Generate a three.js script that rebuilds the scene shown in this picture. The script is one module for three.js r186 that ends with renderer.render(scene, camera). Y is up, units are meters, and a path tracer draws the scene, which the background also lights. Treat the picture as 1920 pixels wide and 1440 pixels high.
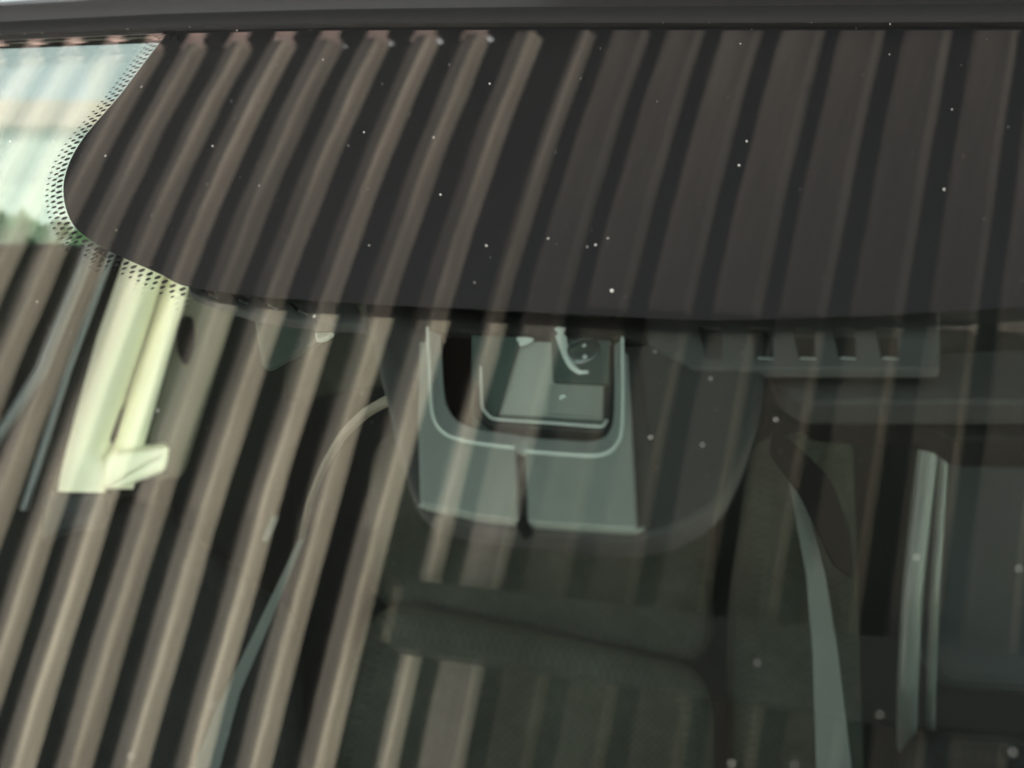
import * as THREE from 'three';
import { mergeGeometries } from 'three/addons/utils/BufferGeometryUtils.js';

// ------------------------------------------------------------------ camera, sky, sun, exposure
const scene = new THREE.Scene();
const FOV = 28, EYE = new THREE.Vector3(0, 1.35, 0), R = Math.PI / 180;
const FPX = 720 / Math.tan(FOV / 2 * R), PITCH = Math.atan(420 / FPX), YAW = 24 * R;
const camera = new THREE.PerspectiveCamera(FOV, 4 / 3, 0.05, 200);
camera.position.copy(EYE);
camera.rotation.order = 'YXZ';
camera.rotation.set(-PITCH, YAW, 0);
camera.focus = 0.69; camera.userData.fStop = 12;
camera.updateMatrixWorld();
scene.add(camera);

const renderer = new THREE.WebGLRenderer({ antialias: true });
renderer.setSize(1024, 768);
renderer.toneMapping = THREE.LinearToneMapping;
renderer.toneMappingExposure = 4.2;
renderer.shadowMap.enabled = true;

const SW = 256, SH = 128, sky = new Float32Array(SW * SH * 4);
for (let j = 0; j < SH; j++) for (let i = 0; i < SW; i++) {
  const e = (j + 0.5) / SH * Math.PI - Math.PI / 2, s = Math.max(0, Math.sin(e));   // overcast: a little brighter overhead
  const b = e < 0 ? 0.42 : 0.78 + 0.30 * s, k = (j * SW + i) * 4;
  sky[k] = b * 0.96; sky[k + 1] = b * 1.0; sky[k + 2] = b * 1.02; sky[k + 3] = 1;
}
const skyTex = new THREE.DataTexture(sky, SW, SH, THREE.RGBAFormat, THREE.FloatType);
skyTex.mapping = THREE.EquirectangularReflectionMapping; skyTex.magFilter = THREE.LinearFilter; skyTex.needsUpdate = true;
scene.background = skyTex; scene.environment = skyTex;
const sun = new THREE.DirectionalLight(0xfff2e0, 4.8);
sun.position.set(2.2, 8, 2.4); sun.target.position.set(0, 1, -0.5);
sun.castShadow = true; sun.shadow.radius = 20; sun.shadow.mapSize.set(1024, 1024);
Object.assign(sun.shadow.camera, { left: -5, right: 5, top: 5, bottom: -5, near: 0.1, far: 20 });
scene.add(sun, sun.target);

// ------------------------------------------------------------------ helpers
let seed = 7;
const rnd = () => { seed = (seed * 1664525 + 1013904223) >>> 0; return seed / 4294967296; };
const V = (x, y, z) => new THREE.Vector3(x, y, z);
const FWD = V(0, 0, -1).applyEuler(camera.rotation), RIGHT = V(1, 0, 0).applyEuler(camera.rotation), UP = V(0, 1, 0).applyEuler(camera.rotation);
const ray = (x, y) => FWD.clone().addScaledVector(RIGHT, (x - 960) / FPX).addScaledVector(UP, (720 - y) / FPX);   // a measured sight line, one metre deep
// the windscreen: raked 29 degrees, lightly curved from sill to roof
const RAKE = 29.08 * R, KV = 0.077;
const EU = V(1, 0, 0), EV = V(0, Math.sin(RAKE), -Math.cos(RAKE)), EN = V(0, Math.cos(RAKE), Math.sin(RAKE));
const G0 = EYE.clone().addScaledVector(ray(1000, 600).normalize(), 0.5);
const glassAt = (u, v, d = 0) => G0.clone().addScaledVector(EU, u).addScaledVector(EV, v).addScaledVector(EN, -KV * v * v - d);
function uvAt(x, y, d = 0) {
  const r = ray(x, y), o = EYE.clone().sub(G0);
  let t = 0.5;
  for (let i = 0; i < 14; i++) {
    const q = o.clone().addScaledVector(r, t), v = q.dot(EV);
    t -= (q.dot(EN) + KV * v * v + d) / (r.dot(EN) + 2 * KV * v * r.dot(EV));
  }
  const q = o.clone().addScaledVector(r, t);
  return [q.dot(EU), q.dot(EV)];
}
const onGlass = (x, y, d = 0) => glassAt(...uvAt(x, y, d), d);
const at = (x, y, depth) => EYE.clone().addScaledVector(ray(x, y), depth);

function noiseTex(size, fn, srgb) {
  const a = new Uint8Array(size * size * 4);
  for (let j = 0; j < size; j++) for (let i = 0; i < size; i++) { const c = fn(i / size, j / size), k = (j * size + i) * 4; a[k] = c[0]; a[k + 1] = c[1]; a[k + 2] = c[2]; a[k + 3] = 255; }
  const t = new THREE.DataTexture(a, size, size); t.wrapS = t.wrapT = THREE.RepeatWrapping; t.magFilter = THREE.LinearFilter; t.minFilter = THREE.LinearMipmapLinearFilter; t.generateMipmaps = true;
  if (srgb) t.colorSpace = THREE.SRGBColorSpace; t.needsUpdate = true; return t;
}
function lattice(n) { const g = Array.from({ length: n * n }, rnd); return (x, y) => { x = (x % 1 + 1) % 1 * n; y = (y % 1 + 1) % 1 * n; const i = Math.floor(x), j = Math.floor(y), s = (t) => t * t * (3 - 2 * t), fx = s(x - i), fy = s(y - j), q = (a, b) => g[(b % n) * n + a % n]; return (q(i, j) * (1 - fx) + q(i + 1, j) * fx) * (1 - fy) + (q(i, j + 1) * (1 - fx) + q(i + 1, j + 1) * fx) * fy; }; }
const L4 = lattice(4), L9 = lattice(9), L31 = lattice(31), L90 = lattice(90);
const grainTex = noiseTex(256, (x, y) => { const v = 255 * (0.55 * L90(x, y) + 0.3 * L31(x, y) + 0.15 * rnd()); return [v, v, v]; });
const mottle = (base, amount, stretch = 1, weave = 0) => noiseTex(256, (x, y) => { const v = 1 + weave * Math.sin(x * 163.36) * Math.sin(y * 163.36) + amount * ((0.45 * L4(x, y) + 0.3 * L9(x, y * stretch) + 0.25 * L31(x, y * stretch)) * 2 - 1); return base.map((c) => Math.max(0, Math.min(255, c * v))); }, true);
const repeat = (t, x, y = x) => { const c = t.clone(); c.repeat.set(x, y); c.needsUpdate = true; return c; };
const M = {};
const std = (o) => new THREE.MeshStandardMaterial({ roughness: 0.6, metalness: 0, ...o });
const dull = (o) => new THREE.MeshPhysicalMaterial({ roughness: 0.8, metalness: 0, specularIntensity: 0.15, ...o });   // matt and dark: hardly any sheen
const lin = (r, g = r, b = r) => new THREE.Color().setRGB(r, g, b);
const grain = { bumpMap: repeat(grainTex, 30), bumpScale: 0.00012 };
M.outer = new THREE.MeshPhysicalMaterial({ color: lin(0.94, 0.97, 0.95), transmission: 1, thickness: 0, roughness: 0, ior: 1.32 });
M.inner = new THREE.MeshPhysicalMaterial({ color: lin(0.90, 0.96, 0.93), transmission: 1, thickness: 0, roughness: 0, ior: 2.4 });
M.sideGlass = new THREE.MeshPhysicalMaterial({ color: lin(0.50, 0.53, 0.52), transmission: 1, thickness: 0, roughness: 0, ior: 1.5 });
M.frit = dull({ color: lin(0.0066, 0.0062, 0.0070), specularIntensity: 0.35, roughness: 0.75 });
M.black = dull({ color: lin(0.006), roughness: 0.8, ...grain });
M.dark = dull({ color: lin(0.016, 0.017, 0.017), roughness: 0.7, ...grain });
M.shell = dull({ color: lin(0.022, 0.022, 0.022), roughness: 0.6, ...grain });
M.plate = std({ color: lin(0.088, 0.098, 0.091), roughness: 0.55, ...grain });
M.rim = std({ color: lin(0.26, 0.285, 0.27), roughness: 0.28 });  // pale tone; also carries the drawn highlights on rims and lens
M.chamfer = std({ color: lin(0.10, 0.115, 0.11), roughness: 0.4, ...grain });
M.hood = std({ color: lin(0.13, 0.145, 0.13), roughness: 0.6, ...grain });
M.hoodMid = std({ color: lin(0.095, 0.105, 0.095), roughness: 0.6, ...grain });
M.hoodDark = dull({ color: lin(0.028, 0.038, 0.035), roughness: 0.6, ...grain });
M.lens = new THREE.MeshPhysicalMaterial({ color: lin(0.012, 0.02, 0.02), roughness: 0.08, clearcoat: 1, clearcoatRoughness: 0.03 });
M.pale = std({ color: lin(0.72, 0.78, 0.72), roughness: 0.35 });
M.cream = std({ color: lin(0.95, 0.95, 0.74), roughness: 0.65, ...grain });
M.paint = new THREE.MeshPhysicalMaterial({ color: lin(0.012, 0.012, 0.0115), roughness: 0.6, specularIntensity: 0.5, clearcoat: 0.12, clearcoatRoughness: 0.2 });
M.louvre = dull({ color: lin(0.035, 0.036, 0.036) });
M.shoulder = std({ color: lin(0.10, 0.10, 0.075), roughness: 0.8, ...grain });
M.rubber = dull({ color: lin(0.012), roughness: 0.85 });
M.cloth = dull({ map: repeat(mottle([50, 53, 48], 0.22, 1, 0.10), 5), roughness: 0.95, bumpMap: repeat(grainTex, 40), bumpScale: 0.0005 });
M.clothDark = dull({ map: repeat(mottle([32, 33, 33], 0.22, 1, 0.08), 5), roughness: 0.95, bumpMap: repeat(grainTex, 40), bumpScale: 0.0005 });
M.headrest = dull({ color: lin(0.024, 0.028, 0.030), roughness: 0.5, ...grain });
M.post = std({ color: lin(0.07, 0.081, 0.075), roughness: 0.4 });
M.strap = std({ color: lin(0.062, 0.075, 0.070), roughness: 0.7, bumpMap: repeat(grainTex, 60), bumpScale: 0.0004 });
M.seal = std({ color: lin(0.095, 0.104, 0.106), roughness: 0.3 });
M.steel = std({ color: lin(0.6, 0.62, 0.6), roughness: 0.3, metalness: 0.9 });
M.slats = [0.92, 1, 1.06, 0.97].map((k) => std({ map: repeat(mottle([98 * k, 92 * k, 90 * k], 0.42, 0.3), 8, 1), roughness: 0.6 }));  // undersides dimmed in colour against the lit edges
M.slatEnd = std({ color: lin(0.75, 0.62, 0.58), roughness: 0.6 });
M.rooflight = new THREE.MeshPhysicalMaterial({ color: lin(0.85, 0.70, 0.68), transmission: 0.5, thickness: 0, roughness: 1, ior: 1.3 });
M.headliner = std({ color: lin(0.50, 0.49, 0.46), roughness: 0.95, ...grain });
M.clear = new THREE.MeshPhysicalMaterial({ color: lin(0.85, 0.93, 0.89), transmission: 1, thickness: 0, roughness: 0, ior: 1.5 });
M.edges = [0.9, 1, 1.08].map((k) => std({ map: repeat(mottle([212 * k, 202 * k, 191 * k], 0.22, 0.3), 8, 1), roughness: 0.6 }));  // light on the batten sides put into a paler colour
M.edgeSoft = std({ map: repeat(mottle([140, 135, 130], 0.2, 0.3), 8, 1), roughness: 0.7 });  // weaker side light, toned down in colour
M.slatShaded = dull({ map: repeat(mottle([46, 43, 41], 0.3, 0.3), 8, 1), roughness: 0.7 });  // front run: weaker light put into a darker colour
M.edgeDark = dull({ map: repeat(mottle([80, 75, 69], 0.25, 0.3), 8, 1), roughness: 0.7 });  // darkened side strips of that run; also the fixture cap
M.deck = dull({ map: repeat(mottle([24, 22.5, 22], 0.4), 4), roughness: 0.9 });
M.concrete = std({ map: repeat(mottle([206, 203, 196], 0.12), 8), roughness: 0.95 });
M.render = std({ map: repeat(mottle([198, 204, 204], 0.06), 2), roughness: 0.9 });
M.coping = std({ color: lin(0.50, 0.435, 0.41), roughness: 0.9 });
M.leaf = std({ color: lin(0.10, 0.24, 0.09), roughness: 0.6, side: THREE.DoubleSide });
M.bark = std({ color: lin(0.09, 0.06, 0.04), roughness: 0.9 });
M.dust = std({ color: lin(0.62, 0.62, 0.58), roughness: 0.9 });
M.sheath = std({ color: lin(0.075, 0.068, 0.052), roughness: 0.85 });
M.beige = std({ color: lin(0.62, 0.54, 0.42), roughness: 0.8 });

function mesh(name, geo, mat, parent) { const m = new THREE.Mesh(geo, mat); m.name = name; m.castShadow = m.receiveShadow = true; (parent || scene).add(m); return m; }
function thing(name, label, category, group) { const g = new THREE.Group(); g.name = name; g.userData = { label, category }; if (group) g.userData.group = group; scene.add(g); return g; }
function settle(g) {   // move a thing's origin to its base; the shapes are written in world places
  const b = new THREE.Box3().setFromObject(g), p = V((b.min.x + b.max.x) / 2, b.min.y, (b.min.z + b.max.z) / 2), seen = new Set();
  g.traverse((o) => { if (o.isMesh && !o.userData.placed && !seen.has(o.geometry)) { seen.add(o.geometry); o.geometry.translate(-p.x, -p.y, -p.z); } });
  for (const o of g.children) if (o.userData.placed) o.position.sub(p);
  g.traverse((o) => { delete o.userData.placed; });
  g.position.copy(p); return g;
}
function roundPoly(p, r) {   // 2D points with rounded corners
  const s = new THREE.Shape(), n = p.length;
  for (let i = 0; i < n; i++) {
    const a = p[(i + n - 1) % n], b = p[i], c = p[(i + 1) % n], rr = Math.min(b[2] ?? r, a.d ?? 9, Math.hypot(a[0] - b[0], a[1] - b[1]) * 0.48, Math.hypot(c[0] - b[0], c[1] - b[1]) * 0.48);
    const to = (q) => { const l = Math.hypot(q[0] - b[0], q[1] - b[1]) || 1; return [b[0] + (q[0] - b[0]) / l * rr, b[1] + (q[1] - b[1]) / l * rr]; };
    const s0 = to(a), s1 = to(c);
    if (i) s.lineTo(...s0); else s.moveTo(...s0);
    if (rr > 0) s.quadraticCurveTo(b[0], b[1], ...s1);
  }
  s.closePath(); return s;
}
// a plane through a point with a normal; its outline is given by sight lines, its body runs behind it
function plane(o, n, e1) {
  n = n.clone().normalize(); const x = e1 ? e1.clone().addScaledVector(n, -e1.dot(n)).normalize() : V(0, 1, 0).cross(n).normalize(), y = n.clone().cross(x);
  return { o, n, x, y, uv(px, py) { const r = ray(px, py), t = o.clone().sub(EYE).dot(n) / r.dot(n), q = EYE.clone().addScaledVector(r, t).sub(o); return [q.dot(x), q.dot(y)]; }, m: new THREE.Matrix4().makeBasis(x, y, n).setPosition(o) };
}
const gp = (d) => plane(glassAt(0, -0.04, d), EN, EU);            // parallel to the windscreen, d behind it
const FACE = V(Math.sin(YAW), 0.0, Math.cos(YAW));
const ip = (depth, n = FACE) => plane(at(960, 720, depth), n);     // in the cabin
function slab(pl, pts, th, bev = 0.001, rad = 0.004, holes = []) {
  const s = roundPoly(pts.map(([x, y, r]) => [...pl.uv(x, y), r]), rad);
  for (const h of holes) s.holes.push(roundPoly(h.pts.map(([x, y, r]) => [...pl.uv(x, y), r]), h.r ?? rad));
  const g = new THREE.ExtrudeGeometry(s, { depth: Math.max(1e-4, th - 2 * bev), bevelEnabled: bev > 0, bevelThickness: bev, bevelSize: bev, bevelOffset: -bev, bevelSegments: 4, curveSegments: 10 });
  g.translate(0, 0, -(th - bev)); return g.applyMatrix4(pl.m);
}
const curve3 = (pts, closed = false, t = 0.3) => new THREE.CatmullRomCurve3(pts, closed, 'catmullrom', t);
const tube = (pts, r, seg = 48, closed = false, t = 0.3) => new THREE.TubeGeometry(curve3(pts, closed, t), seg, r, 8, closed);
function ribbon(a, b) { // a sheet between two lists of points
  const p = [], ix = [], uv = []; a.forEach((q, i) => { p.push(...q.toArray(), ...b[i].toArray()); uv.push(i / a.length, 0, i / a.length, 1); if (i) { const k = 2 * i; ix.push(k - 2, k - 1, k, k - 1, k + 1, k); } });
  const g = new THREE.BufferGeometry(); g.setAttribute('position', new THREE.Float32BufferAttribute(p, 3)); g.setAttribute('uv', new THREE.Float32BufferAttribute(uv, 2)); g.setIndex(ix); g.computeVertexNormals(); return g;
}
function grid(nu, nv, f) { const p = [], ix = [], uv = []; for (let j = 0; j <= nv; j++) for (let i = 0; i <= nu; i++) { const q = f(i / nu, j / nv); p.push(...q.toArray()); uv.push(i / nu, j / nv); if (i && j) { const k = j * (nu + 1) + i; ix.push(k - nu - 2, k - nu - 1, k, k - nu - 2, k, k - 1); } }
  const g = new THREE.BufferGeometry(); g.setAttribute('position', new THREE.Float32BufferAttribute(p, 3)); g.setAttribute('uv', new THREE.Float32BufferAttribute(uv, 2)); g.setIndex(ix); g.computeVertexNormals(); return g; }
const box = (x0, x1, y0, y1, z0, z1) => new THREE.BoxGeometry(x1 - x0, y1 - y0, z1 - z0).translate((x0 + x1) / 2, (y0 + y1) / 2, (z0 + z1) / 2);
const lerpTable = (T) => (x) => { if (x <= T[0][0]) return T[0][1]; for (let i = 1; i < T.length; i++) if (x <= T[i][0]) { const [a, p] = T[i - 1], [b, q] = T[i]; return p + (q - p) * (x - a) / (b - a); } return T[T.length - 1][1]; };

// ------------------------------------------------------------------ the setting
const ground = mesh('ground', new THREE.PlaneGeometry(160, 160).rotateX(-Math.PI / 2), M.concrete); ground.userData.kind = 'structure';
{ const uv = ground.geometry.attributes.uv; for (let i = 0; i < uv.count; i++) uv.setXY(i, uv.getX(i) * 20, uv.getY(i) * 20); }

// carport ceiling, seen mirrored in the windscreen: battens run along the car
const CEIL = 2.65, PITCH_X = 0.0916, X0 = -1.634;
const canopy = thing('carport', 'carport with a beige battened ceiling that the windscreen mirrors as long stripes', 'carport');
mesh('roof_deck', box(-3.2, 1.2, CEIL + 0.03, CEIL + 0.10, -1.742, 0.42), M.deck, canopy);
mesh('roof_deck', box(X0 + 6.3 * PITCH_X, 1.2, CEIL + 0.03, CEIL + 0.10, -2.2, -1.743), M.deck, canopy);
mesh('rear_light_blocker', box(-1.15, 1.2, 0, CEIL + 0.025, -2.62, -2.56), M.deck, canopy);  // unseen wall, added to block light from behind
mesh('left_light_blocker', box(-3.24, -3.201, CEIL - 0.35, CEIL + 0.10, -2.14, 0.42), M.deck, canopy);  // unseen board, added to cut light from the left
mesh('rear_fascia_blocker', box(-3.2, 1.2, CEIL - 0.42, CEIL + 0.027, -2.14, -2.08), M.deck, canopy);  // unseen; deepened to cut sky light from the rear
mesh('cross_beam', box(-3.2, 1.2, CEIL - 0.02, CEIL + 0.10, -1.90, -1.822), M.deck, canopy);
for (let i = -9; i < 8; i++) mesh('rafter_end', box(X0 + i * PITCH_X - 0.076, X0 + i * PITCH_X - 0.036, CEIL - 0.004, CEIL + 0.09, -1.8215, -1.7425), M.deck, canopy);
for (const [x, z] of [[-3.1, -2.1], [1.1, -2.1], [-3.1, 0.34], [1.1, 0.34]]) mesh('post', box(x - 0.05, x + 0.05, 0, CEIL + 0.025, z - 0.05, z + 0.05), M.beige, canopy);
function battenGeo(w, h, z0, z1) {   // trapezoid section with eased edges; its right side stands at x = 0
  const s = new THREE.Shape(), b = h * 0.30;
  s.moveTo(0, h); s.lineTo(-w, h); s.lineTo(-w + b * 0.15, h * 0.75); s.quadraticCurveTo(-w + b * 0.7, 0, -w + b * 1.5, 0); s.lineTo(-b * 1.3, 0); s.quadraticCurveTo(-b * 0.7, 0, -b * 0.5, h * 0.3); s.lineTo(-b * 0.1, h * 0.85); s.closePath();
  return new THREE.ExtrudeGeometry(s, { depth: z1 - z0, bevelEnabled: false, curveSegments: 5 }).translate(0, 0, z0);
}
function stripGeo(h, z0, z1) {   // pale strip on the batten right edge; its colour stands for side light
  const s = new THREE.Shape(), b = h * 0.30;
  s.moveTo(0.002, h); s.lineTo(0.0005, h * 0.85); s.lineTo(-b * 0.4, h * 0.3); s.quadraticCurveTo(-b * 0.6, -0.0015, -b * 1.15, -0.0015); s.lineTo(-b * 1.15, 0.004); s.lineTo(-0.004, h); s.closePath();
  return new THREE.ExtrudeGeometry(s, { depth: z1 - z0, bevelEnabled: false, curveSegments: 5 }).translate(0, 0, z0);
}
const ZB = -1.742, ZJ = -1.13, ZF = 0.4;   // rear ends, start of the run darkened in colour, front ends
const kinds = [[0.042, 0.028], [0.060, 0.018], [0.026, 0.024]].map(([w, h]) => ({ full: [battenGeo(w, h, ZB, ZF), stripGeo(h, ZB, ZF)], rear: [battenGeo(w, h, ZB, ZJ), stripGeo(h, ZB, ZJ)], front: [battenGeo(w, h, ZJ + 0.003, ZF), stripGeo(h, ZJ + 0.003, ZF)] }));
const rlG = new THREE.BoxGeometry(0.050, 0.004, 0.09);
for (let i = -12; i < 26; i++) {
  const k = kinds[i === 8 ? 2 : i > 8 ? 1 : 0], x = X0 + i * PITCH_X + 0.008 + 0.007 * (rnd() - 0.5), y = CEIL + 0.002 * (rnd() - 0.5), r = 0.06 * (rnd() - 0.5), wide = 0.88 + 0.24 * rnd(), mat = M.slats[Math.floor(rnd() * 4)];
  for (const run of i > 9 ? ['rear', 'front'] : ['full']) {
    const dark = run === 'front', m = mesh('batten', k[run][0], dark ? M.slatShaded : mat, canopy), e = mesh('lit_edge', k[run][1], dark ? M.edgeDark : i > 8 ? M.edgeSoft : i === 8 ? M.edges[0] : M.edges[Math.floor(rnd() * 3)], m);
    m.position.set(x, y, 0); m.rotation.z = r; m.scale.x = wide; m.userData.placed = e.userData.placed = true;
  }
  if (i > -8 && i < 7) { const c = mesh('rooflight', rlG, M.rooflight, canopy); c.position.set(X0 + i * PITCH_X - 0.010, CEIL + 0.012, -1.782); c.userData.placed = true; }
}
const fixture = thing('ceiling_fixture', 'unlit grey strip light mirrored as a dark band below the camera unit', 'strip light');
mesh('fixture_body', box(-0.90, -0.10, CEIL - 0.055, CEIL - 0.003, -0.66, -0.56), M.dark, fixture);
mesh('end_cap', box(-0.918, -0.903, CEIL - 0.046, CEIL - 0.012, -0.65, -0.57), M.edgeDark, fixture);
settle(fixture);

// garden behind the car, seen through the side window
const wall = thing('garden_wall', 'pale rendered garden wall with a pink coping, seen through the side window', 'wall');
{ const o = at(-60, 300, 9), n = V(0.75, 0, 0.66), pl = plane(V(o.x, 0, o.z), n);
  const b = (x0, x1, y0, y1, z0, z1) => box(x0, x1, y0, y1, z0, z1).applyMatrix4(pl.m);
  mesh('wall_face', b(-6, 6, 0, 1.54, -0.2, 0), M.render, wall); mesh('coping', b(-6.02, 6.02, 1.543, 1.70, -0.24, 0.04), M.coping, wall); settle(wall); }
const shrub = thing('shrub', 'green leafy shrub behind the lower left corner of the windscreen', 'shrub');
{ const c = at(70, 440, 3.4), leaves = []; const lg = new THREE.CircleGeometry(0.035, 6).scale(0.55, 1, 1);
  for (let i = 0; i < 900; i++) { const a = rnd() * 6.283, h = rnd(), r = 0.20 * Math.sqrt(rnd()) * (1 - 0.45 * h); leaves.push(lg.clone().rotateX(rnd() * 3).rotateY(rnd() * 6.3).translate(c.x + Math.cos(a) * r, 0.25 + h * (c.y - 0.22), c.z + Math.sin(a) * r)); }
  const cr = mesh('crown', mergeGeometries(leaves), M.leaf, shrub); cr.userData.kind = 'stuff';
  mesh('trunk', new THREE.CylinderGeometry(0.012, 0.03, 0.9, 8).translate(c.x, 0.45, c.z), M.bark, shrub); settle(shrub); }

// ------------------------------------------------------------------ the car
const car = thing('car', 'dark car with a raked windscreen and black dotted band, filling the whole picture', 'car');
const VT = 0.262, TOPV = lerpTable([[-0.68, 0.256], [-0.50, 0.258], [-0.42, 0.2585], [-0.31, 0.259], [-0.21, 0.2545], [-0.10, 0.246], [0.011, 0.2357], [0.123, 0.2264], [0.3, 0.213], [0.6, 0.19]]);
const wave = (u, v) => 3.2e-6 * (Math.sin(u * 64 + v * 22 + 0.7) + Math.sin(v * 58 - u * 31) + 0.6 * Math.sin(u * 121 - v * 40 + 2));   // the slight waviness of rolled glass
const windscreen = mesh('windscreen', grid(150, 110, (s, t) => { const u = -0.68 + s * 1.28, v = -0.55 + t * (TOPV(u) + 0.55); return glassAt(u, v, wave(u, v)); }), M.outer, car);
mesh('inner_ply', grid(150, 110, (s, t) => { const u = -0.68 + s * 1.28, v = -0.55 + t * (TOPV(u) + 0.55); return glassAt(u, v, 0.0055 + wave(u + 0.01, v)); }), M.inner, windscreen);
// the black band printed between the plies
const bandCurve = new THREE.SplineCurve([[345, -20], [330, 24], [312, 62], [270, 118], [225, 178], [180, 230], [150, 268], [129, 308], [119, 350], [124, 392], [142, 427], [180, 457], [232, 484], [300, 514], [345, 536], [430, 549], [560, 562], [760, 574], [900, 580], [1100, 590], [1300, 600], [1500, 597], [1700, 588], [1920, 574], [2400, 530], [2850, 490]].map(([x, y]) => new THREE.Vector2(x, y))).getPoints(1600);
let tip = 0; bandCurve.forEach((p, i) => { if (p.x < bandCurve[tip].x) tip = i; });
const XT = bandCurve[tip].x, fritTop = lerpTable([...bandCurve.slice(0, tip + 1).reverse().map((p) => [p.x, p.y]), [2850, -20]]), fritLow = lerpTable(bandCurve.slice(tip).map((p) => [p.x, p.y]));
const fritXs = []; for (let i = 0; i < 90; i++) fritXs.push(XT + (345 - XT) * Math.pow(i / 90, 2)); for (let x = 345; x <= 2800; x += 25) fritXs.push(x);
mesh('black_band', grid(fritXs.length - 1, 30, (s, t) => { const x = fritXs[Math.round(s * (fritXs.length - 1))]; const [u, v] = uvAt(x, fritTop(x) * t + fritLow(x) * (1 - t), 0.0028); return glassAt(u, Math.min(v, TOPV(u)), 0.0028); }), M.frit, windscreen);
{ // three rows of printed dots, smaller outward
  const edge = bandCurve.filter((p, i) => p.x < 372 && p.y > 46 && i % 6 === 0).map(({ x, y }) => V(...uvAt(x, y, 0.0028), 0));
  const c = curve3(edge, false, 0.5), len = c.getLength(), step = 0.0056, dots = [], disc = new THREE.CircleGeometry(1, 14);
  const n = Math.floor(len / step);
  for (let k = 0; k < n; k++) for (let row = 0; row < 3; row++) {
    const t = Math.min(0.999, (k + (row % 2 ? 0.5 : 0)) / n), p = c.getPointAt(t), q = c.getTangentAt(t), off = 0.0019 + row * 0.0027, r = [0.00138, 0.00110, 0.00076][row];
    const nx = q.y, ny = -q.x;                       // outward: right of the travel direction
    const cu = p.x + nx * off, cv = p.y + ny * off; if (cv > TOPV(cu) - 0.003) continue;
    const g = disc.clone(), a = g.attributes.position; for (let i = 0; i < a.count; i++) { const w = glassAt(cu + a.getX(i) * r, cv + a.getY(i) * r, 0.0028); a.setXYZ(i, w.x, w.y, w.z); } g.deleteAttribute('normal'); g.computeVertexNormals(); dots.push(g);
  }
  const d = mesh('printed_dots', mergeGeometries(dots), M.frit, windscreen); d.userData.kind = 'stuff';
}
// roof edge and seal
const roofLine = (s, dv, dn) => { const u = -0.75 + s * 1.45; return glassAt(u, TOPV(u) + dv, -dn); };
mesh('roof_seal', grid(40, 10, (s, t) => { const a = Math.PI * t; return roofLine(s, -0.004 + 0.011 * (1 - Math.cos(a)) / 2 * 1.4, 0.001 + 0.0035 * Math.sin(a)); }), M.rubber, car);
mesh('roof_panel', grid(40, 24, (s, t) => { const p = roofLine(s, 0.004, 0); const k = t * 1.2; const up = 0.024 * (1 - Math.exp(-k * 60)) + 0.15 * k; return V(p.x, p.y - 0.010 + up - 0.02 * Math.pow((s - 0.5) * 2, 2) * t, p.z - k); }), M.paint, car);
mesh('headliner', grid(30, 10, (s, t) => { const p = roofLine(s, -0.002, -0.008); const k = 1.15 * t; return V(p.x, p.y + 0.004 + 0.13 * k, p.z - k); }), M.headliner, car);

// louvred trim behind the lower edge of the band
const trimPl = gp(0.012), teeth = (name, out, slots, lipOff) => {
  const t = mesh(name, slab(trimPl, out, 0.004, 0.0008, 0.002, slots.map((s) => ({ pts: s, r: 0.0012 }))), M.louvre, car);
  for (const s of slots) mesh('lit_slot_lip', slab(gp(0.0135), [[s[3][0] + 6, s[3][1] - 7], [s[2][0] - 4, s[2][1] - 7], [s[2][0] - 4, s[2][1]], [s[3][0] + 6, s[3][1]]], 0.002, 0.0006, 0.0008), M.rim, t);  // pale colour stands for light caught on the lower lip
  return t;
};
teeth('louvre_panel', [[1210, 560], [1760, 560], [1760, 690], [1300, 690], [1210, 640]], [[1300, 612], [1365, 612], [1362, 672], [1312, 670]].length ? [1300, 1395, 1475, 1550, 1630].map((x, i) => [[x + 4, 610], [x + 58, 612], [x + 60, 677], [x + 18, 675]]) : [], 4);
teeth('louvre_panel_001', [[352, 530], [660, 555], [690, 610], [600, 606], [480, 590], [400, 566], [356, 548]], [[374, 528, 404, 560], [446, 545, 470, 577], [540, 556, 526, 588], [560, 560, 586, 597]].map(([a, b, c, d], i) => [[365 + i * 56, 536 + i * 9], [402 + i * 56, 542 + i * 9], [418 + i * 56, 566 + i * 10], [384 + i * 56, 556 + i * 10]]), 3);
// mirror foot bar at the right
mesh('overhead_bar', slab(gp(0.020), [[1440, 680], [2100, 640], [2100, 752], [1500, 752], [1450, 720]], 0.01, 0.002, 0.004), M.shell, car);
mesh('visor_rail', slab(gp(0.030), [[1490, 748], [2100, 748], [2100, 822], [1780, 822], [1740, 792], [1510, 775]], 0.012, 0.002, 0.004), M.black, car);

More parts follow.
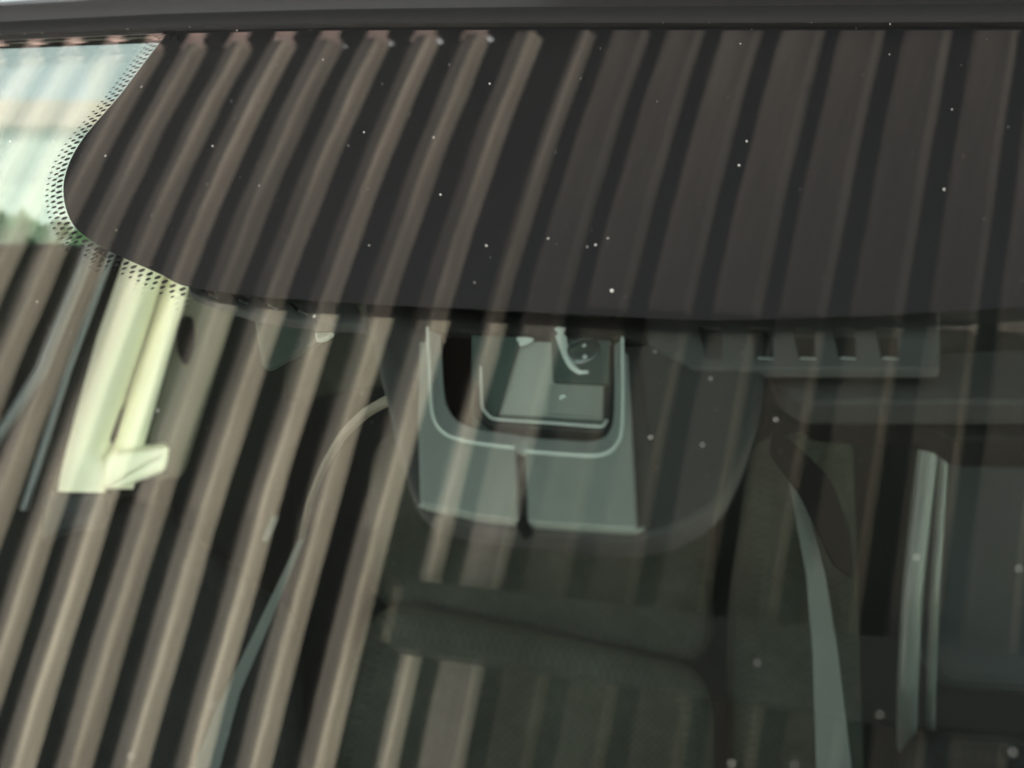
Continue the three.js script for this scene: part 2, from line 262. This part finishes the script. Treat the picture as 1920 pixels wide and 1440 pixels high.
// pillar trim, door, side window
const pPl = plane(at(220, 700, 1.42), V(0.66, 0.05, 0.75));
const trim = mesh('pillar_trim', (() => {   // a broad roll, a groove, a second narrow roll that turns away to the right
  const E0 = lerpTable([[300, 300], [480, 236], [700, 160], [918, 82]]), GR = lerpTable([[300, 395], [510, 316], [700, 254], [850, 204], [918, 196]]), R2 = lerpTable([[300, 432], [540, 356], [850, 268], [918, 250]]), E3 = lerpTable([[300, 470], [555, 400], [840, 334], [918, 322]]);
  const cols = []; for (let i = 0; i <= 12; i++) { const t = i / 12; cols.push([0, t, -0.030 + 0.046 * Math.pow(Math.sin(Math.PI * Math.min(1, 0.06 + t * 0.94)), 0.6)]); }
  cols.push([1, 0.10, -0.034]); for (let i = 0; i <= 8; i++) { const t = i / 8; cols.push([1, 0.2 + 0.8 * t, -0.026 + 0.026 * Math.sin(Math.PI * (0.1 + 0.7 * t))]); }
  return grid(cols.length - 1, 40, (s, t) => { const y = 918 - 618 * t, c = cols[Math.round(s * (cols.length - 1))], A = [E0, GR, R2][c[0]](y), B = [GR, R2, E3][c[0]](y); const [a, b] = pPl.uv(A + (B - A) * c[1], y); const low = Math.min(1, Math.max(0, (872 - y) / 40)); return V(a, b, c[0] ? c[2] * low + (1 - low) * -0.004 : c[1] > 0.4 ? c[2] * low + (1 - low) * 0.0165 : c[2]).applyMatrix4(pPl.m); });
})(), M.cream, car);
mesh('trim_lip', slab(plane(pPl.o.clone().addScaledVector(pPl.n, 0.0215), pPl.n), [[198, 862], [214, 852], [320, 838], [312, 884], [226, 918], [198, 919]], 0.05, 0.006, 0.005), M.cream, trim);
mesh('trim_shoulder', slab(plane(pPl.o.clone().addScaledVector(pPl.n, -0.014), pPl.n), [[330, 470], [470, 500], [408, 700], [345, 900], [262, 905], [262, 850]], 0.04, 0.012, 0.012), M.shoulder, trim);
mesh('belt_opening', slab(plane(pPl.o.clone().addScaledVector(pPl.n, -0.010), pPl.n), [[330, 596], [362, 590], [368, 640], [350, 692], [332, 660]], 0.01, 0.001, 0.012), M.black, trim);
mesh('rear_pillar_panel', slab(plane(at(500, 700, 1.62), V(0.3, 0, 0.95)), [[330, 440], [760, 470], [760, 720], [520, 760], [430, 900], [330, 930]], 0.03, 0.006, 0.02), M.cloth, car);
const dPl = plane(V(G0.x - 0.74, 0, -1.1), V(0.97, 0.0, 0.24));
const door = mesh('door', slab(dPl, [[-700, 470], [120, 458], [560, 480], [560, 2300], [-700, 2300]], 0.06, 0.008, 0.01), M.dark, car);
mesh('window_seal', slab(plane(at(100, 650, 1.36), V(0.9, 0, 0.44)), [[168, 452], [192, 452], [92, 700], [-40, 900], [-60, 900], [70, 690]], 0.01, 0.004, 0.004), M.seal, door);
mesh('window_seal', slab(plane(at(150, 700, 1.35), V(0.9, 0, 0.44)), [[210, 470], [222, 470], [136, 700], [56, 960], [40, 960], [124, 700]], 0.01, 0.004, 0.004), M.seal, door);
mesh('window_glass', slab(plane(V(G0.x - 0.76, 0, -1.1), V(0.97, 0.0, 0.24)), [[-700, -200], [560, -200], [560, 500], [-700, 500]], 0.004, 0, 0), M.sideGlass, door);

// cabin shell: dark rear and floor; pale, glazed right side lets light in
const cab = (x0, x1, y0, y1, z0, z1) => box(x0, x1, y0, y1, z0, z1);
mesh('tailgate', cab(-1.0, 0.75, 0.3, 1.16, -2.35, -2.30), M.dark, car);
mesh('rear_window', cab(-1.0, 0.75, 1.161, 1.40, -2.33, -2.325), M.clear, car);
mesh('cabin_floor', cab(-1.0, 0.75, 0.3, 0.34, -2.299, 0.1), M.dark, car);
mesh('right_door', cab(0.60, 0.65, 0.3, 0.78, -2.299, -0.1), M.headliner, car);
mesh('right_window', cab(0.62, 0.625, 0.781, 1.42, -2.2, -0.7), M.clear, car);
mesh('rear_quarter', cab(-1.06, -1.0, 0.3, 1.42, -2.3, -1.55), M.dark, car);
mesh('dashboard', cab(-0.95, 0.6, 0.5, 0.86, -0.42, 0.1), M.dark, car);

// ------------------------------------------------------------------ the camera unit behind the glass
const unit = thing('windscreen_camera', 'grey and black driver assistance camera unit behind the windscreen, with a square lens recess', 'camera unit');
const U_OUT = [[800, 585], [806, 700], [812, 778], [836, 814], [890, 830], [965, 840], [985, 846], [1060, 852], [1124, 854], [1154, 836], [1166, 800], [1168, 700], [1166, 585]];
const U_IN = [[824, 585], [830, 700], [836, 756], [858, 790], [900, 806], [965, 815], [985, 820], [1060, 826], [1104, 828], [1136, 818], [1150, 786], [1152, 700], [1150, 585]];
const housing = mesh('housing', slab(gp(0.0135), [...U_OUT.map(([x, y]) => [x, y < 590 ? 540 : y, y < 590 ? 0.0005 : 0.004]), [1450, 540, 0.001], [1440, 640, 0.01], [1412, 800, 0.02], [1345, 950, 0.03], [1215, 1012, 0.014], [1060, 1000, 0.03], [900, 985, 0.03], [778, 952, 0.012], [748, 850, 0.02], [712, 700, 0.02], [676, 540, 0.001]], 0.009, 0.0025), M.shell, unit);
mesh('face_plate', slab(gp(0.0105), [[786, 640, 0.001], [801, 640, 0.001], [806, 700, 0.001], [812, 778], [836, 814], [890, 831], [966, 841, 0.0005], [972, 975, 0.0006], [880, 962, 0.001], [788, 942, 0.002], [784, 800]], 0.003, 0.0006, 0.004), M.plate, unit);
mesh('face_plate', slab(gp(0.0105), [[984, 847, 0.0005], [1060, 853], [1124, 855], [1154, 837], [1166, 800], [1168, 660, 0.001], [1176, 660, 0.001], [1184, 800], [1193, 990, 0.0012], [1090, 984], [990, 977, 0.0006]], 0.003, 0.0006, 0.004), M.plate, unit);
mesh('lower_rim', tube([[786, 948], [880, 966], [976, 981], [1090, 990], [1190, 997], [1206, 990]].map(([x, y]) => onGlass(x, y, 0.0118)), 0.0006, 60), M.chamfer, unit);
mesh('recess_highlight', tube(U_OUT.slice(0, 6).map(([x, y]) => onGlass(x, y, 0.0102)), 0.00055, 60, false, 0.45), M.rim, unit);  // highlight line round the recess, drawn as a pale tube
mesh('recess_highlight', tube(U_OUT.slice(6).map(([x, y]) => onGlass(x, y, 0.0102)), 0.00055, 60, false, 0.45), M.rim, unit);  // right half of the same drawn highlight
{ const sm = (P, d) => curve3(P.map(([x, y]) => onGlass(x, y, d)), false, 0.4).getPoints(70);
  mesh('recess_chamfer', ribbon(sm(U_OUT, 0.0106), sm(U_IN, 0.0125)), M.chamfer, unit);
  mesh('recess_wall', ribbon(sm(U_IN, 0.0125), sm(U_IN.map(([x, y]) => [x + (990 - x) * 0.02, y]), 0.064)), M.black, unit); }
mesh('recess_floor', slab(gp(0.064), [[760, 560], [1220, 560], [1220, 900], [760, 900]], 0.002, 0, 0), M.black, unit);
// inner frame round the lens window
const F_OUT = [[884, 597, 0.001], [886, 772], [916, 797], [1136, 811], [1150, 797], [1150, 597, 0.001]], F_IN = [[906, 600, 0.001], [908, 762], [930, 783], [1130, 796], [1131, 600, 0.001]];
const frame = mesh('lens_frame', slab(gp(0.0140), [...F_OUT.slice(0, -1), [1150, 597, 0.001], [1131, 600, 0.001], ...F_IN.slice(1, -1).reverse(), [906, 597, 0.001]], 0.004, 0.0006, 0.002), M.dark, unit);
mesh('frame_highlight', tube([[901, 628], [902, 700], [904, 760], [912, 774], [930, 786], [1030, 793], [1122, 800], [1132, 797], [1138, 788]].map(([x, y]) => onGlass(x, y, 0.0134)), 0.00042, 90, false, 0.35), M.rim, frame);  // pale tube standing for the highlight along the frame
const HN = EN.clone().multiplyScalar(Math.cos(0.12)).addScaledVector(EV, -Math.sin(0.12)), hp = (d) => plane(glassAt(0, -0.052, d - 0.0205), HN, EU);
const hood = mesh('light_hood', slab(hp(0.040), [[890, 570], [1144, 570], [1144, 812], [890, 812]], 0.002, 0, 0), M.hood, unit);
mesh('hood_side', slab(hp(0.0385), [[884, 575, 0], [990, 590, 0], [962, 680, 0.004], [938, 762, 0.003], [918, 812, 0], [884, 812, 0]], 0.001, 0.0003, 0.001), M.hoodDark, hood);
mesh('hood_step', slab(hp(0.0392), [[890, 774], [1144, 788], [1144, 814], [890, 812]], 0.0008, 0.0002, 0), M.hoodDark, hood);
mesh('hood_floor_panel', slab(hp(0.0393), [[1029, 720], [1133, 722], [1133, 782], [1027, 776]], 0.0006, 0.0002, 0.0005), M.hoodMid, hood);
const lensBox = mesh('lens_seat', slab(hp(0.0382), [[1030, 575], [1144, 575], [1144, 720], [1036, 713]], 0.0016, 0.0004, 0.001), M.hoodDark, unit);
{ const pl = hp(0.0378), c = pl.uv(1092, 658), q = (px, py) => { const [a, b] = pl.uv(px, py); return V(a, b, 0); };
  mesh('lens', new THREE.SphereGeometry(0.0058, 32, 16).scale(1, 1.1, 0.25).translate(c[0], c[1], 0).applyMatrix4(pl.m), M.lens, lensBox);
  // highlight on the lens ring as a pale crescent, tapering downward
  const L = [[1038, 618], [1046, 645], [1056, 672], [1068, 692], [1084, 703], [1104, 702]], Rr = [[1062, 618], [1064, 645], [1070, 668], [1078, 684], [1090, 696], [1104, 698]];
  const a = curve3(L.map(([x, y]) => q(x, y).setZ(0.0004))).getPoints(40), b = curve3(Rr.map(([x, y]) => q(x, y).setZ(0.0004))).getPoints(40), mid = a.map((p, i) => p.clone().lerp(b[i], 0.5).setZ(0.0012));
  const g = mergeGeometries([ribbon(a, mid), ribbon(mid, b)]); g.applyMatrix4(pl.m); mesh('lens_highlight', g, M.rim, lensBox);
  for (const [x, y] of [[1097, 654], [1098, 674]]) mesh('lens_glint', new THREE.SphereGeometry(0.0007, 12, 8).translate(...q(x, y).setZ(0.0011).toArray()).applyMatrix4(pl.m), M.rim, lensBox);  // small pale beads stand for reflections on the lens
  const pl2 = hp(0.0390), s = pl2.uv(984, 634);
  mesh('hood_clip', new THREE.SphereGeometry(0.0036, 20, 12).scale(1, 1.1, 0.2).rotateZ(-0.5).translate(s[0], s[1], 0).applyMatrix4(pl2.m), M.rim, hood);
  const pl3 = hp(0.0388), t = pl3.uv(1055, 746); mesh('moulding_mark', new THREE.TorusGeometry(0.0007, 0.00018, 6, 14, 4.6).translate(t[0], t[1], 0.0002).applyMatrix4(pl3.m), M.pale, hood);
}
mesh('top_bar', slab(gp(0.0095), [[770, 575], [1210, 590], [1210, 634], [1120, 632], [900, 622], [770, 612]], 0.004, 0.0012, 0.002), M.black, unit);
mesh('seam_clip', slab(gp(0.0100), [[962, 826], [972, 832], [984, 828], [1000, 836], [988, 850], [968, 846]], 0.0015, 0.0004, 0.001), M.chamfer, unit);
mesh('seam_clip', slab(gp(0.0112), [[968, 962], [990, 966], [996, 990], [978, 1000], [966, 985]], 0.003, 0.0006, 0.001), M.black, unit);
settle(unit);

const cable = thing('cable', 'thin beige cable curving into the left edge of the camera unit', 'cable');
mesh('cable_sheath', tube([at(566, 1008, 1.24), at(580, 944, 1.10), at(604, 882, 0.94), at(640, 820, 0.78), at(685, 775, 0.64), at(740, 745, 0.58), at(800, 720, 0.56)], 0.0023, 60), M.sheath, cable); settle(cable);
const visor = thing('sun_visor', 'dark green tinted sun visor corner left of the camera unit', 'sun visor');
mesh('visor_panel', slab(plane(at(580, 630, 0.72), V(0.3, 0.4, 0.85)), [[470, 560], [650, 560], [640, 612], [600, 640], [505, 692], [490, 686]], 0.006, 0.002, 0.003), M.hoodDark, visor);
mesh('visor_clip', slab(plane(at(606, 625, 0.705), V(0.1, 0.7, 0.7)), [[590, 622], [626, 622], [610, 634], [592, 637]], 0.003, 0.001, 0.001), M.rim, visor); settle(visor);

// ------------------------------------------------------------------ seats and belts
const seatA = thing('seat', 'grey cloth seat below the camera unit, faintly mottled', 'seat');
mesh('backrest', slab(ip(1.5, V(0.3, 0.25, 0.9)), [[690, 1120], [1000, 1180], [1340, 1260], [1340, 2100], [520, 2100], [600, 1400]], 0.12, 0.03, 0.05), M.cloth, seatA);
mesh('headrest', slab(ip(1.555, V(0.3, 0.25, 0.9)), [[690, 800], [1338, 800], [1345, 1262], [1000, 1200], [680, 1140]], 0.10, 0.018, 0.05), M.cloth, seatA); settle(seatA);
const seatB = thing('seat_001', 'grey green cloth seat back to the right of the dark gap', 'seat');
mesh('backrest', slab(ip(1.55, V(0.2, 0.2, 0.9)), [[1405, 820], [1600, 800], [1640, 2100], [1352, 2100], [1360, 1150]], 0.12, 0.03, 0.03), M.cloth, seatB); settle(seatB);
const seatC = thing('seat_002', 'smooth dark grey headrest at the right edge with pale posts on its left', 'seat');
mesh('headrest', slab(ip(1.30, V(0.25, 0.05, 0.9)), [[1745, 812], [2150, 800], [2150, 1330], [1740, 1300], [1728, 1180]], 0.09, 0.02, 0.03), M.headrest, seatC);
mesh('headrest_post', tube([at(1750, 760, 1.22), at(1728, 950, 1.22), at(1710, 1120, 1.22), at(1702, 1290, 1.24), at(1700, 1400, 1.32)], 0.0085, 40), M.post, seatC);
mesh('headrest_post', tube([at(1772, 815, 1.24), at(1764, 950, 1.24), at(1752, 1120, 1.24), at(1746, 1290, 1.27), at(1744, 1400, 1.33)], 0.004, 40), M.post, seatC);
mesh('backrest', slab(ip(1.36, V(0.25, 0.3, 0.9)), [[1700, 1372], [2150, 1390], [2150, 2000], [1690, 2000]], 0.1, 0.02, 0.03), M.clothDark, seatC); settle(seatC);
const belt = thing('seat_belt', 'pale grey green seat belt strap hanging between the right seats', 'seat belt');
mesh('strap', slab(ip(1.15, V(0.3, 0.1, 0.9)), [[1478, 890], [1508, 930], [1548, 1080], [1572, 1230], [1602, 1480], [1532, 1480], [1524, 1230], [1512, 1080], [1492, 970]], 0.003, 0.001, 0.003), M.strap, belt);
mesh('belt_guide', slab(ip(1.13, V(0.3, 0.1, 0.9)), [[1452, 800], [1510, 850], [1560, 900], [1596, 1000], [1600, 1090], [1560, 1060], [1500, 930], [1440, 850]], 0.008, 0.002, 0.006), M.black, belt); settle(belt);
const belt2 = thing('seat_belt_001', 'thin pale seat belt running down to the lower left, with a small tongue', 'seat belt');
mesh('strap', slab(ip(1.25, V(0.5, 0.1, 0.85)), [[566, 1000], [574, 1004], [510, 1160], [450, 1300], [404, 1470], [350, 1470], [410, 1320], [470, 1200]], 0.003, 0.001, 0.002), M.strap, belt2);
mesh('buckle_tongue', slab(ip(1.2, V(0.4, 0.3, 0.85)), [[510, 966], [524, 969], [502, 1016], [489, 1014]], 0.003, 0.001, 0.002), M.strap, belt2); settle(belt2);
const seatD = thing('seat_003', 'dark seat in the lower left corner under the cream pillar trim', 'seat');
mesh('backrest', slab(ip(1.5, V(0.5, 0.3, 0.8)), [[-200, 960], [60, 930], [300, 925], [360, 1000], [560, 1150], [600, 2000], [-300, 2000]], 0.12, 0.03, 0.03), M.clothDark, seatD);
mesh('headrest', slab(ip(1.36, V(0.5, 0.2, 0.8)), [[80, 922], [206, 924], [194, 990], [130, 996], [74, 1020]], 0.03, 0.008, 0.010), M.headrest, seatD); settle(seatD);

// ------------------------------------------------------------------ dust on the glass
{
  const spots = [[265, 163, 5], [198, 292, 6], [398, 274, 5], [434, 189, 3], [440, 222, 3], [486, 348, 4], [285, 404, 3], [388, 345, 3], [218, 432, 4], [682, 248, 5], [813, 258, 5], [826, 365, 6], [717, 157, 3], [768, 215, 3], [842, 121, 3], [886, 158, 3], [918, 157, 5], [905, 79, 3], [1089, 147, 4], [1042, 286, 4], [912, 461, 8], [1028, 447, 5], [1101, 463, 5], [1117, 459, 5], [1140, 447, 6], [890, 530, 4], [1147, 545, 8], [1400, 265, 6], [1386, 310, 5], [1500, 355, 3], [1770, 355, 5], [1785, 205, 4], [1669, 45, 4], [1668, 102, 3], [1388, 82, 3], [1344, 22, 3], [1527, 32, 4], [1250, 34, 3], [692, 460, 3], [296, 770, 7], [590, 593, 7], [70, 566, 5], [132, 624, 4], [680, 738, 6], [862, 908, 4], [1220, 820, 7], [1317, 834, 9], [1455, 787, 8], [1718, 1045, 11], [1910, 1066, 10], [1333, 1082, 4], [505, 1000, 5], [398, 1322, 11], [245, 1418, 11], [1372, 1432, 12], [1490, 1434, 12], [1898, 1410, 14], [1420, 1243, 8], [1650, 1340, 8], [720, 1000, 5], [54, 30, 3], [130, 27, 3], [80, 40, 3], [303, 9, 3], [385, 28, 3], [272, 30, 3], [444, 57, 3], [518, 73, 3], [606, 112, 4], [1605, 53, 2], [1232, 190, 3], [690, 355, 3], [653, 273, 3], [1333, 710, 7], [1228, 660, 5], [100, 265, 3], [19, 265, 4]];
  const g0 = new THREE.IcosahedronGeometry(1, 0); { const a = g0.attributes.position; for (let i = 0; i < a.count; i++) { const h = Math.sin(a.getX(i) * 7.1 + a.getY(i) * 4.3 + a.getZ(i) * 5.7), k = 0.78 + 0.3 * h; a.setXYZ(i, a.getX(i) * k, a.getY(i) * k, a.getZ(i) * k); } g0.computeVertexNormals(); }
  const pts = spots.map((s) => [s[0], s[1], s[2] * (s[1] > 1000 ? 0.65 : 0.85)]);
  for (let i = 0; i < 150; i++) pts.push([rnd() * 1920, 50 + Math.pow(rnd(), 1.3) * 1350, 0.8 + 1.4 * rnd() * rnd()]);
  const im = new THREE.InstancedMesh(g0, M.dust, pts.length), m = new THREE.Matrix4(), bs = new THREE.Matrix4();
  pts.forEach(([x, y, s], i) => {
    const [u, v] = uvAt(x, y, -0.0002), p = glassAt(Math.max(-0.66, u), Math.min(v, TOPV(u) - 0.002), -0.0002), d = p.distanceTo(EYE), r = s * 0.5 * d / FPX;
    const a = rnd() * 6.28, e1 = EU.clone().multiplyScalar(Math.cos(a)).addScaledVector(EV, Math.sin(a)), e2 = EN.clone().cross(e1);
    bs.makeBasis(e1.multiplyScalar(r * (0.6 + 0.9 * rnd())), e2.multiplyScalar(r * (0.8 + 0.7 * rnd())), EN.clone().multiplyScalar(r * 0.8)).setPosition(p); im.setMatrixAt(i, bs); const c = y > 600 ? 0.18 + 0.35 * rnd() : 0.5 + 0.5 * rnd(); im.setColorAt(i, lin(c, c, c * 0.97));
  });
  im.name = 'dust_specks'; im.userData = { kind: 'stuff', label: 'pale dust specks scattered over the windscreen' }; scene.add(im);
}
settle(car); settle(canopy);
renderer.render(scene, camera);
